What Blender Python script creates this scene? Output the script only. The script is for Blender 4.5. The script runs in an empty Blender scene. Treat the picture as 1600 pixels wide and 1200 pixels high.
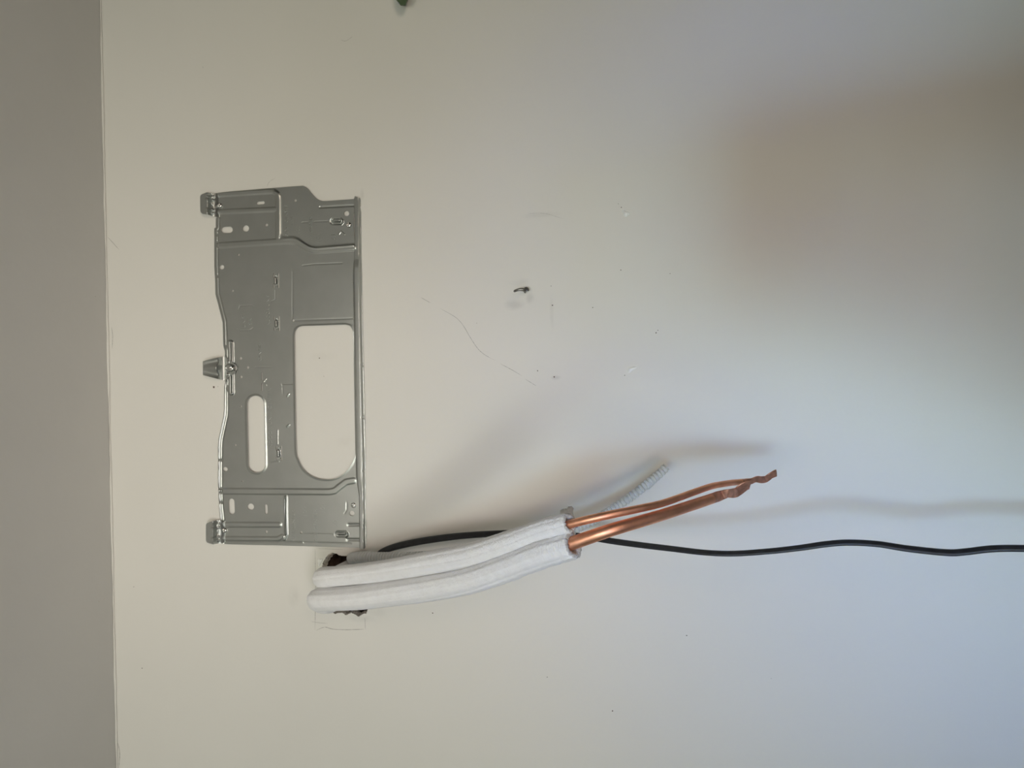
import bpy, bmesh, math, random
import numpy as np
from mathutils import Vector, noise
random.seed(7)
rng = np.random.default_rng(3)
SC = bpy.context.scene
COL = SC.collection

# ------------------------------------------------------------------ camera
# The photograph was taken with the phone on its side: the room's "up" is the
# picture's left, the room's right is the picture's top.
F_PX = 1204.0
PITCH, ROLL = math.radians(14.7), math.radians(1.23)
D = 0.85
CAM = np.array([0.0, -D, 1.75])
fw = np.array([0, math.cos(PITCH), math.sin(PITCH)])
up = np.array([0, -math.sin(PITCH), math.cos(PITCH)])
ri = np.array([1.0, 0, 0])
XC = -math.cos(ROLL) * up - math.sin(ROLL) * ri
YC = -math.sin(ROLL) * up + math.cos(ROLL) * ri

cd = bpy.data.cameras.new('camera')
cd.sensor_fit = 'HORIZONTAL'; cd.sensor_width = 36.0
cd.lens = 36.0 * F_PX / 1600.0
cd.clip_start = 0.01
cam = bpy.data.objects.new('camera', cd); COL.objects.link(cam)
from mathutils import Matrix
cam.matrix_world = Matrix(((XC[0], YC[0], -fw[0], CAM[0]), (XC[1], YC[1], -fw[1], CAM[1]),
                           (XC[2], YC[2], -fw[2], CAM[2]), (0, 0, 0, 1)))
SC.camera = cam

def P(px, py, dep=0.0):
    """point seen at (px,py) that stands dep metres in front of the wall (wall is y=0)"""
    d = fw + (px - 800) / F_PX * XC - (py - 600) / F_PX * YC
    t = (-dep - CAM[1]) / d[1]
    return CAM + t * d

def PROJ(x, y, z):
    dx, dy, dz = x - CAM[0], y - CAM[1], z - CAM[2]
    w = dx * fw[0] + dy * fw[1] + dz * fw[2]
    u = dx * XC[0] + dy * XC[1] + dz * XC[2]
    v = dx * YC[0] + dy * YC[1] + dz * YC[2]
    return 800 + F_PX * u / w, 600 - F_PX * v / w

def MPP(px, py, dep):
    """metres per picture pixel at that point"""
    p = P(px, py, dep) - CAM
    return float(p @ fw) / F_PX

ZC = float(P(170, 600, 0)[2])          # ceiling height

# ------------------------------------------------------------------ world, lights, exposure
SC.view_settings.view_transform = 'Standard'
SC.view_settings.look = 'None'
SC.view_settings.gamma = 1.0
SC.view_settings.use_curve_mapping = False
SC.view_settings.exposure = 0.0
w = bpy.data.worlds.new('world'); SC.world = w; w.use_nodes = True
w.node_tree.nodes['Background'].inputs[0].default_value = (0.80, 0.80, 0.78, 1)
w.node_tree.nodes['Background'].inputs[1].default_value = 0.01

def area(name, loc, target, sx, sy, power, color, spread=180):
    l = bpy.data.lights.new(name, 'AREA'); l.shape = 'RECTANGLE'
    l.size, l.size_y = sx, sy; l.energy = power; l.color = color; l.spread = math.radians(spread)
    o = bpy.data.objects.new(name, l); COL.objects.link(o)
    o.location = loc
    o.rotation_euler = (Vector(target) - Vector(loc)).to_track_quat('-Z', 'Y').to_euler()
    return o
CZ = 1.75
LIGHTS = [
    ('window_light', (-0.55, -3.2, CZ - 0.06), (-0.1, 0, CZ + .2), 0.42, 0.62, 8.5, (0.78, 1.0, 0.76)),
    ('window_skylight', (-0.55, -3.2, CZ - 0.06), (0.0, 0, CZ - 0.27), 0.40, 0.6, 0.33, (0.60, 0.86, 1.0), 18),
    ('low_blue_fill', (-0.45, -3.2, CZ - 0.50), (0.0, 0, CZ - 0.35), 0.4, 0.5, 0.42, (0.03, 0.12, 1.0), 24),  # narrow beam added to tint the lower wall blue
    ('side_blue_fill', (-0.55, -3.2, CZ - 0.06), (-0.12, 0, CZ - 0.40), 0.40, 0.5, 0.28, (0.05, 0.45, 1.0), 24),  # second added blue beam, same aim: cooler lower wall
    ('far_window_light', (-1.95, -3.1, CZ - 0.12), (-0.05, 0, CZ), 0.35, 0.6, 5.6, (0.78, 1.0, 0.80)),
    ('upper_warm_fill', (-0.3, -2.2, CZ + 0.6), (-0.15, 0, CZ + .3), 0.5, 0.3, 0.86, (1.0, 0.90, 0.80), 50),  # added fill warming the upper wall; no lamp is known there
    ('bounce_left', (-0.8, -2.6, CZ - 0.9), (-0.15, 0, CZ + .6), 0.9, 0.6, 1.45, (0.97, 0.91, 0.92), 45),  # both bounce lights are added fills aimed at the upper wall
    ('bounce_right', (0.6, -2.4, CZ - 0.9), (-0.05, 0, CZ + .6), 0.9, 0.6, 1.8, (1.0, 0.83, 0.66), 58),
]
for a in LIGHTS: area(*a)
#ENDLIGHTS

# ------------------------------------------------------------------ materials
def mat(name, color, rough=0.6, metal=0.0, spec=0.5, noise_scale=None, noise_amt=0.0,
        bump=0.0, bump_scale=200.0, stretch=None):
    m = bpy.data.materials.new(name); m.use_nodes = True
    nt = m.node_tree; b = nt.nodes['Principled BSDF']
    b.inputs['Base Color'].default_value = (*color, 1)
    b.inputs['Roughness'].default_value = rough
    b.inputs['Metallic'].default_value = metal
    b.inputs['Specular IOR Level'].default_value = spec
    tc = nt.nodes.new('ShaderNodeTexCoord')
    src = tc.outputs['Object']
    if stretch:
        mp = nt.nodes.new('ShaderNodeMapping'); mp.inputs['Scale'].default_value = stretch
        nt.links.new(src, mp.inputs[0]); src = mp.outputs[0]
    if noise_scale:
        n = nt.nodes.new('ShaderNodeTexNoise'); n.inputs['Scale'].default_value = noise_scale
        n.inputs['Detail'].default_value = 5
        nt.links.new(src, n.inputs['Vector'])
        r = nt.nodes.new('ShaderNodeValToRGB')
        r.color_ramp.elements[0].position = 0.3; r.color_ramp.elements[1].position = 0.7
        r.color_ramp.elements[0].color = (*[c * (1 - noise_amt) for c in color], 1)
        r.color_ramp.elements[1].color = (*[min(1, c * (1 + noise_amt)) for c in color], 1)
        nt.links.new(n.outputs['Fac'], r.inputs[0]); nt.links.new(r.outputs[0], b.inputs['Base Color'])
    if bump:
        n2 = nt.nodes.new('ShaderNodeTexNoise'); n2.inputs['Scale'].default_value = bump_scale
        n2.inputs['Detail'].default_value = 4
        nt.links.new(src, n2.inputs['Vector'])
        bp = nt.nodes.new('ShaderNodeBump'); bp.inputs['Strength'].default_value = 1.0
        bp.inputs['Distance'].default_value = bump
        nt.links.new(n2.outputs['Fac'], bp.inputs['Height']); nt.links.new(bp.outputs[0], b.inputs['Normal'])
    return m

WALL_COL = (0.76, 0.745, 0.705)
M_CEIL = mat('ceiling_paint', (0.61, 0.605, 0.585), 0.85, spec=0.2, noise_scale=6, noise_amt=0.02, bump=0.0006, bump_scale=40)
M_METAL = mat('galvanised_steel', (0.47, 0.485, 0.47), 0.38, 1.0, noise_scale=35, noise_amt=0.04, bump=0.00002, bump_scale=300)
M_SCREW = mat('zinc_screw', (0.62, 0.62, 0.60), 0.22, 1.0, noise_scale=200, noise_amt=0.1)
M_FOAM = mat('white_foam', (0.82, 0.82, 0.83), 0.75, spec=0.25, noise_scale=120, noise_amt=0.03, bump=0.0005, bump_scale=700)
M_FOAM_IN = mat('foam_cut_end', (0.62, 0.62, 0.62), 0.9, noise_scale=400, noise_amt=0.15, bump=0.0006, bump_scale=900)
M_COPPER = mat('copper', (0.90, 0.43, 0.27), 0.43, 0.88, noise_scale=70, noise_amt=0.16, bump=0.00003, bump_scale=250)
M_COPPER_D = mat('crimped_copper', (0.66, 0.34, 0.24), 0.5, 0.85, noise_scale=160, noise_amt=0.3, bump=0.0001, bump_scale=300)
M_HOSE = mat('grey_plastic_hose', (0.64, 0.66, 0.66), 0.45, spec=0.4, noise_scale=80, noise_amt=0.03)
M_CABLE = mat('black_rubber', (0.018, 0.019, 0.022), 0.45, spec=0.5, noise_scale=150, noise_amt=0.3, bump=0.0001, bump_scale=500)
M_PENCIL = mat('pencil_line', (0.44, 0.43, 0.405), 0.8, spec=0.2, noise_scale=900, noise_amt=0.35)
M_SCRATCH = mat('faint_scratch', (0.59, 0.575, 0.54), 0.8, spec=0.2, noise_scale=700, noise_amt=0.2)
M_SPECK = mat('dark_speck', (0.12, 0.09, 0.07), 0.9)
M_FILL = mat('white_filler', (0.88, 0.88, 0.86), 0.7, spec=0.2, noise_scale=300, noise_amt=0.04, bump=0.0006, bump_scale=400)
M_PLASTER = mat('broken_plaster', (0.55, 0.50, 0.45), 0.95, spec=0.1, noise_scale=120, noise_amt=0.35, bump=0.002, bump_scale=200)
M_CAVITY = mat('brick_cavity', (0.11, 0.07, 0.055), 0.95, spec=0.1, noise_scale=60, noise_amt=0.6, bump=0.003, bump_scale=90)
M_HOOK = mat('dull_steel_wire', (0.17, 0.165, 0.15), 0.45, 0.7, noise_scale=400, noise_amt=0.3)
M_GREEN = mat('dark_green_plastic', (0.075, 0.115, 0.055), 0.5, noise_scale=100, noise_amt=0.15)

def wall_material():
    m = bpy.data.materials.new('wall_paint'); m.use_nodes = True
    nt = m.node_tree; b = nt.nodes['Principled BSDF']; L = nt.links.new
    b.inputs['Roughness'].default_value = 0.8; b.inputs['Specular IOR Level'].default_value = 0.25
    tc = nt.nodes.new('ShaderNodeTexCoord')
    n = nt.nodes.new('ShaderNodeTexNoise'); n.inputs['Scale'].default_value = 5; n.inputs['Detail'].default_value = 4
    L(tc.outputs['Object'], n.inputs['Vector'])
    r = nt.nodes.new('ShaderNodeValToRGB')
    r.color_ramp.elements[0].position = 0.3; r.color_ramp.elements[1].position = 0.7
    r.color_ramp.elements[0].color = (*[c * 0.985 for c in WALL_COL], 1)
    r.color_ramp.elements[1].color = (*[c * 1.015 for c in WALL_COL], 1)
    L(n.outputs['Fac'], r.inputs[0])
    col = r.outputs[0]
    # grimy marks; the one beside the wire hook also holds its painted shadow
    wn = nt.nodes.new('ShaderNodeTexNoise'); wn.inputs['Scale'].default_value = 70; wn.inputs['Detail'].default_value = 5
    L(tc.outputs['Object'], wn.inputs['Vector'])
    tot = None
    for (px, py, rx, ry, amt) in [(803, 476, 13, 7, .16), (812, 441, 13, 5, .08), (828, 466, 6, 8, .12), (862, 488, 3, 22, .07),
                                  (459, 932, 9, 14, .08), (563, 966, 22, 5, .10), (845, 336, 26, 4, .06),
                                  (868, 590, 7, 3, .14), (528, 868, 26, 7, .10), (566, 305, 3, 9, .10),
                                  (505, 557, 20, 6, .04), (590, 955, 12, 8, .06), (540, 690, 14, 8, .03)]:
        c = P(px, py, 0); s = MPP(px, py, 0)
        mp = nt.nodes.new('ShaderNodeMapping'); mp.vector_type = 'POINT'
        mp.inputs['Location'].default_value = (-c[0] / (ry * s), 0, -c[2] / (rx * s))
        mp.inputs['Scale'].default_value = (1 / (ry * s), 0, 1 / (rx * s))
        L(tc.outputs['Object'], mp.inputs[0])
        ln = nt.nodes.new('ShaderNodeVectorMath'); ln.operation = 'LENGTH'; L(mp.outputs[0], ln.inputs[0])
        mr = nt.nodes.new('ShaderNodeMapRange'); mr.interpolation_type = 'SMOOTHSTEP'
        mr.inputs['From Min'].default_value = 1.6; mr.inputs['From Max'].default_value = 0.2
        mr.inputs['To Min'].default_value = 0; mr.inputs['To Max'].default_value = amt
        L(ln.outputs['Value'], mr.inputs['Value'])
        if tot is None: tot = mr.outputs[0]
        else:
            ad = nt.nodes.new('ShaderNodeMath'); ad.operation = 'MAXIMUM'; L(tot, ad.inputs[0]); L(mr.outputs[0], ad.inputs[1]); tot = ad.outputs[0]
    nr = nt.nodes.new('ShaderNodeMapRange'); nr.inputs['From Min'].default_value = 0.3; nr.inputs['From Max'].default_value = 0.6
    nr.inputs['To Min'].default_value = 0.3; nr.inputs['To Max'].default_value = 1.3
    L(wn.outputs['Fac'], nr.inputs['Value'])
    mu = nt.nodes.new('ShaderNodeMath'); mu.operation = 'MULTIPLY'; L(tot, mu.inputs[0]); L(nr.outputs[0], mu.inputs[1])
    mx = nt.nodes.new('ShaderNodeMixRGB'); mx.inputs['Color2'].default_value = (0.12, 0.12, 0.11, 1)
    L(mu.outputs[0], mx.inputs['Fac']); L(col, mx.inputs['Color1']); L(mx.outputs[0], b.inputs['Base Color'])
    n2 = nt.nodes.new('ShaderNodeTexNoise'); n2.inputs['Scale'].default_value = 18; n2.inputs['Detail'].default_value = 6
    L(tc.outputs['Object'], n2.inputs['Vector'])
    bp = nt.nodes.new('ShaderNodeBump'); bp.inputs['Distance'].default_value = 0.0012
    L(n2.outputs['Fac'], bp.inputs['Height']); L(bp.outputs[0], b.inputs['Normal'])
    return m
M_WALL = wall_material()

# ------------------------------------------------------------------ helpers
def link(name, me, m=None, parent=None, smooth=True):
    o = bpy.data.objects.new(name, me); COL.objects.link(o)
    if m is not None:
        for mm in (m if isinstance(m, (list, tuple)) else [m]): me.materials.append(mm)
    if smooth:
        me.polygons.foreach_set('use_smooth', [True] * len(me.polygons))
    if parent is not None: o.parent = parent
    return o
def mesh(name, v, f, m=None, parent=None, smooth=True):
    me = bpy.data.meshes.new(name)
    v = np.asarray(v, float)
    if parent is not None:
        v = v - np.array(ORIG.get(parent.name, (0, 0, 0)))
    me.from_pydata([tuple(q) for q in v], [], [tuple(int(i) for i in q) for q in f]); me.update()
    return link(name, me, m, parent, smooth)
ORIG = {}
def empty(name, loc, label, cat, group=None):
    o = bpy.data.objects.new(name, None); COL.objects.link(o)
    o.empty_display_size = 0.03
    o.location = tuple(loc); ORIG[o.name] = tuple(float(c) for c in loc)
    o['label'] = label; o['category'] = cat
    if group: o['group'] = group
    return o
def tag(o, label, cat, group=None):
    o['label'] = label; o['category'] = cat
    if group: o['group'] = group
    return o

def catmull(pts, n):
    pts = np.asarray(pts, float); k = len(pts)
    ext = np.vstack([2 * pts[0] - pts[1], pts, 2 * pts[-1] - pts[-2]])
    out = []
    for i in range(k - 1):
        p0, p1, p2, p3 = ext[i:i + 4]
        for t in np.linspace(0, 1, n, endpoint=False):
            out.append(0.5 * ((2 * p1) + (-p0 + p2) * t + (2 * p0 - 5 * p1 + 4 * p2 - p3) * t * t + (-p0 + 3 * p1 - 3 * p2 + p3) * t ** 3))
    out.append(pts[-1]); return np.array(out)
def resample(pts, step):
    d = np.r_[0, np.cumsum(np.linalg.norm(np.diff(pts[:, :3], axis=0), axis=1))]
    n = max(2, int(d[-1] / step) + 1); s = np.linspace(0, d[-1], n)
    return np.stack([np.interp(s, d, pts[:, k]) for k in range(pts.shape[1])], 1), s
def sweep(pts, seg=24, rad=None, cap=(True, True), ref=(0, -1, 0)):
    """pts Nx3 centre, rad(i, s, ang)->(radial distance) ; returns v,f"""
    pts = np.asarray(pts)
    tan = np.gradient(pts, axis=0); tan /= np.linalg.norm(tan, axis=1)[:, None]
    r = np.array(ref, float); v = []; f = []
    for i in range(len(pts)):
        t = tan[i]; r = r - t * (r @ t); r /= np.linalg.norm(r)
        b = np.cross(t, r)
        for j in range(seg):
            a = 2 * math.pi * j / seg
            q = rad(i, a)
            if isinstance(q, tuple): v.append(pts[i] + r * q[0] + b * q[1])
            else: v.append(pts[i] + (r * math.cos(a) + b * math.sin(a)) * q)
    for i in range(len(pts) - 1):
        for j in range(seg):
            k = (j + 1) % seg
            f.append((i * seg + j, i * seg + k, (i + 1) * seg + k, (i + 1) * seg + j))
    if cap[0]: f.append(tuple(range(seg - 1, -1, -1)))
    if cap[1]: f.append(tuple(range((len(pts) - 1) * seg, len(pts) * seg)))
    return v, f
def pxpath(rows, n=12):
    """rows of (px,py,dep,radius px) -> Nx4 world centre + radius m, smoothed"""
    w = []
    for (px, py, dep, r) in rows:
        p = P(px, py, dep); w.append([*p, r * MPP(px, py, dep)])
    return catmull(w, n)

# ------------------------------------------------------------------ setting: wall with its broken hole, ceiling
hole_px = [(504, 884), (505, 878), (509, 871), (515, 865), (521, 863.5), (527, 866), (533, 869), (545, 868), (556, 869), (566, 872),
           (571, 880), (574, 900), (573, 925), (573, 944), (575, 952), (572, 958), (566, 960), (561, 964), (556, 961), (549, 957),
           (541, 961), (533, 957), (524, 959), (516, 955), (509, 957), (505, 950), (503, 930), (502, 905)]
def jag(loop, amp, n):
    out = []
    for i, a in enumerate(loop):
        b = loop[(i + 1) % len(loop)]
        for k in range(n):
            t = k / n
            jx = (rng.random() - .5) * amp; jy = (rng.random() - .5) * amp
            out.append((a[0] * (1 - t) + b[0] * t + jx, a[1] * (1 - t) + b[1] * t + jy))
    return out
loop = jag(hole_px, 1.6, 4)
def build_wall():
    bm = bmesh.new()
    x0, x1, z0, z1 = -1.6, 1.8, 0.0, ZC
    outer = [bm.verts.new((x0, 0, z0)), bm.verts.new((x1, 0, z0)), bm.verts.new((x1, 0, z1)), bm.verts.new((x0, 0, z1))]
    inner = [bm.verts.new(P(a, b, 0)) for a, b in loop]
    ed = []
    for ring in (outer, inner):
        for i in range(len(ring)): ed.append(bm.edges.new((ring[i], ring[(i + 1) % len(ring)])))
    bmesh.ops.triangle_fill(bm, use_beauty=True, edges=ed)
    for fc in bm.faces:
        if fc.normal.y > 0: fc.normal_flip()
    me = bpy.data.meshes.new('wall_back'); bm.to_mesh(me); bm.free()
    return link('wall_back', me, M_WALL, smooth=False)
wall = build_wall(); wall['kind'] = 'structure'
# lining of the hole: a crumbled plaster lip, then the dark cavity in the masonry
def lining():
    n = len(loop); cx = sum(a for a, b in loop) / n; cy = sum(b for a, b in loop) / n
    rings = [(0.0, 1.0, 0), (-0.004, .965, 1.2), (-0.010, .94, 2.2), (-0.018, .98, 3), (-0.05, 1.02, 3), (-0.16, 1.0, 3)]
    v = []; f = []
    for (d, s, am) in rings:
        for i, (a, b) in enumerate(loop):
            q = P(cx + (a - cx) * s, cy + (b - cy) * s, 0)
            m_ = MPP(cx, cy, 0)
            v.append((q[0] + (rng.random() - .5) * am * m_ if d else q[0], -d + (rng.random() - .5) * am * m_ * .6 if d else 0.0003,
                      q[2] + (rng.random() - .5) * am * m_ if d else q[2]))
    for k in range(len(rings) - 1):
        for i in range(n):
            j = (i + 1) % n
            f.append((k * n + i, k * n + j, (k + 1) * n + j, (k + 1) * n + i))
    f.append(tuple(range((len(rings) - 1) * n, len(rings) * n)))
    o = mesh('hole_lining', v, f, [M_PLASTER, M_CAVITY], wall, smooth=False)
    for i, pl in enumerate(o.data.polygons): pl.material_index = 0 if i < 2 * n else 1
    return o
lining()['label'] = 'crumbled plaster hole with dark masonry inside'

def ribbon(pts, width, m, name, parent=wall, lift=0.00025, taper=True):
    """drawn mark lying on the wall; pts in px"""
    c = catmull([(a, b) for a, b in pts], 8)
    v = []; f = []
    t = np.gradient(c, axis=0); t /= np.linalg.norm(t, axis=1)[:, None] + 1e-9
    n = len(c)
    for i in range(n):
        wv = width * (0.5 + 0.5 * rng.random())
        if taper: wv *= min(1, 0.25 + 4 * min(i, n - 1 - i) / n)
        nx, ny = -t[i][1] * wv / 2, t[i][0] * wv / 2
        v.append(P(c[i][0] + nx, c[i][1] + ny, lift)); v.append(P(c[i][0] - nx, c[i][1] - ny, lift))
    for i in range(n - 1): f.append((2 * i, 2 * i + 1, 2 * i + 3, 2 * i + 2))
    return v, f
def marks(name, groups, m, label=None):
    V = []; Fc = []
    for pts, width in groups:
        v, f = ribbon(pts, width, m, name)
        k = len(V); V += v; Fc += [tuple(i + k for i in q) for q in f]
    o = mesh(name, V, Fc, m, wall, smooth=False)
    if label: o['label'] = label
    return o
marks('pencil_mark', [([(492.5, 858), (493, 920), (492, 984)], 0.8), ([(570, 965), (571, 984)], 0.8),
                      ([(486, 971), (498, 973), (512, 974)], 0.8),
                      ([(494, 985), (507, 980), (520, 983), (540, 984), (560, 983.5), (569, 983)], 1.2),
                      ([(494, 857), (540, 859)], .6)], M_PENCIL, 'pencilled box around the hole')
marks('scratch', [([(658, 465), (672, 473)], 1.0), ([(688, 482), (712, 496), (724, 509), (734, 526), (746, 544), (757, 554), (773, 563)], 0.9),
                  ([(781, 568), (800, 578), (815, 587)], .8), ([(820, 592), (838, 603)], .7)], M_PENCIL, 'long wavy pencil scratch')
marks('scratch', [([(825, 333.5), (845, 333), (858, 335), (880, 342)], 1.0), ([(532, 62), (540, 64), (551, 57)], 1.1),
                  ([(417, 292), (421, 284), (431, 278)], .9)], M_SCRATCH)
marks('corner_crack', [([(174, 510), (176, 525), (175, 545)], .8), ([(167, 580), (168.5, 605)], 1.0), ([(174, 836), (176, 852)], .8),
                       ([(173, 872), (177, 886)], 1.0), ([(173.5, 930), (173.6, 940)], 1.3), ([(174, 970), (174.5, 992)], 1.4),
                       ([(176, 1040), (178, 1056)], 1.6), ([(184, 1160), (187, 1176), (186, 1200)], 1.2),
                       ([(168, 370), (186, 390)], .8)], M_PENCIL)
def blob(px, py, r, n=7, lift=.0003):
    v = [P(px, py, lift)]; f = []
    for k in range(n):
        a = 2 * math.pi * k / n; q = r * (0.7 + .5 * rng.random())
        v.append(P(px + q * math.cos(a), py + q * math.sin(a), lift))
    for k in range(n): f.append((0, 1 + (k + 1) % n, 1 + k))
    return v, f
V = []; Fc = []
for (a, b, r) in [(334, 605, 1.6), (340.5, 604, .5), (676, 1031, 0), (866, 589, 1.3), (840, 579.5, 1.0), (861, 447, .7), (863, 477, 1.1),
                  (970, 422, .9), (926, 480.5, .9), (1047, 427.5, .7), (1025, 520, 1.1), (1028, 516, .7), (1073, 993, 1.0), (676, 958, 1.0),
                  (499, 559.5, .9), (506, 588, .6), (976, 586.5, .8), (984, 581, 0), (318, 213, 0), (957, 1111, 1.2), (222, 1044, .8),
                  (209, 917, .6), (966, 318.5, .6), (971, 324, .9), (855, 1058, .8), (1205, 1060, .5), (745, 505, .5), (317, 105, .5)]:
    if r > 0:
        v, f = blob(a, b, r); k = len(V); V += v; Fc += [tuple(i + k for i in q) for q in f]
mesh('speck', V, Fc, M_SPECK, wall, smooth=False)
def filler(px, py, rx, ry, rot):
    v = []; f = []; R, S = 5, 18; ca, sa = math.cos(rot), math.sin(rot)
    prof = [1 + .28 * math.sin(2 * math.pi * k / S * 3 + px) + .12 * rng.random() for k in range(S)]
    v.append(P(px, py, 0.0016))
    for i in range(1, R + 1):
        q = i / R
        for k in range(S):
            a = 2 * math.pi * k / S
            ex, ey = rx * q * prof[k] * math.cos(a), ry * q * prof[k] * math.sin(a)
            v.append(P(px + ex * ca - ey * sa, py + ex * sa + ey * ca, 0.0016 * (1 - q ** 3) * (0.8 + .4 * rng.random()) + 0.0001))
    for k in range(S): f.append((0, 1 + (k + 1) % S, 1 + k))
    for i in range(R - 1):
        for k in range(S):
            a = 1 + i * S; kk = (k + 1) % S
            f.append((a + k, a + kk, a + S + kk, a + S + k))
    return mesh('filler_dab', v, f, M_FILL, wall)
filler(978, 333.5, 5.5, 4, .6)
filler(987, 577, 8, 3.2, -.55)
filler(500, 878, 3.2, 6, .3)

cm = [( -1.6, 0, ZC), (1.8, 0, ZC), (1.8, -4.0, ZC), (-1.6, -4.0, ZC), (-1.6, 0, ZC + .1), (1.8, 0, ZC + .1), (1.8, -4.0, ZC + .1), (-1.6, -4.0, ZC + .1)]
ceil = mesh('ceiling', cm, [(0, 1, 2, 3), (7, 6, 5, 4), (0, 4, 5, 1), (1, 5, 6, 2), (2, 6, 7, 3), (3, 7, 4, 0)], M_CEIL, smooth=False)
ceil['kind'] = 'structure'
def ceil_pt(px, py, lift=.0004):
    d = fw + (px - 800) / F_PX * XC - (py - 600) / F_PX * YC
    t = (ZC - lift - CAM[2]) / d[2]; return CAM + t * d
V = []; Fc = []
for (a, b, r) in [(143.5, 320, 1.3), (149, 463, 1.3), (155, 940, 1.6), (163, 936, 1.8), (160, 937, .8), (165, 1172, 1)]:
    k = len(V); c = ceil_pt(a, b)
    V.append(c); n = 7
    for j in range(n): q = ceil_pt(a + r * math.cos(6.283 * j / n), b + r * math.sin(6.283 * j / n) * .7); V.append(q)
    for j in range(n): Fc.append((k, k + 1 + j, k + 1 + (j + 1) % n))
mesh('speck', V, Fc, M_SCRATCH, ceil, smooth=False)
# filled corner between wall and ceiling: an uneven bead of painted caulk
xs = np.linspace(-1.55, 1.75, 320); cpts = [(x, -0.001, ZC - 0.001) for x in xs]
def crad(i, a):
    x = xs[i]
    return 0.0012 + 0.0011 * noise.noise(Vector((x * 9, 0, 0))) + 0.0008 * noise.noise(Vector((x * 45, math.cos(a), 3)))
v, f = sweep(cpts, 10, crad)
tr = mesh('trim_1', v, f, mat('caulk_paint', WALL_COL, 0.8, spec=.25)); tr['kind'] = 'structure'

# ------------------------------------------------------------------ sheet metal: pressed sheets from distance fields
def poly_sdf(X, Y, pts):
    pts = np.asarray(pts, float); n = len(pts)
    d = np.full(X.shape, 1e9); s = np.ones(X.shape)
    for i in range(n):
        a = pts[i]; b = pts[i - 1]
        ex, ey = b - a; wx, wy = X - a[0], Y - a[1]
        t = np.clip((wx * ex + wy * ey) / (ex * ex + ey * ey + 1e-12), 0, 1)
        d = np.minimum(d, (wx - ex * t) ** 2 + (wy - ey * t) ** 2)
        c1 = Y >= a[1]; c2 = Y < b[1]; c3 = ex * wy > ey * wx
        s = np.where((c1 & c2 & c3) | (~c1 & ~c2 & ~c3), -s, s)
    return s * np.sqrt(d)
def line_d(X, Y, pts):
    d = np.full(X.shape, 1e9)
    for a, b in zip(pts[:-1], pts[1:]):
        ex, ey = b[0] - a[0], b[1] - a[1]; wx, wy = X - a[0], Y - a[1]
        t = np.clip((wx * ex + wy * ey) / (ex * ex + ey * ey + 1e-12), 0, 1)
        d = np.minimum(d, np.hypot(wx - ex * t, wy - ey * t))
    return d
def sst(d, w):                       # 1 inside (d<0), 0 outside, soft over +-w
    t = np.clip((w - d) / (2 * w), 0, 1); return t * t * (3 - 2 * t)
def bump(d, w): return np.exp(-(d / w) ** 2)
def smooth_poly(pts, n=6): 
    c = catmull([*pts], n); return [tuple(q) for q in c]

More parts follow.
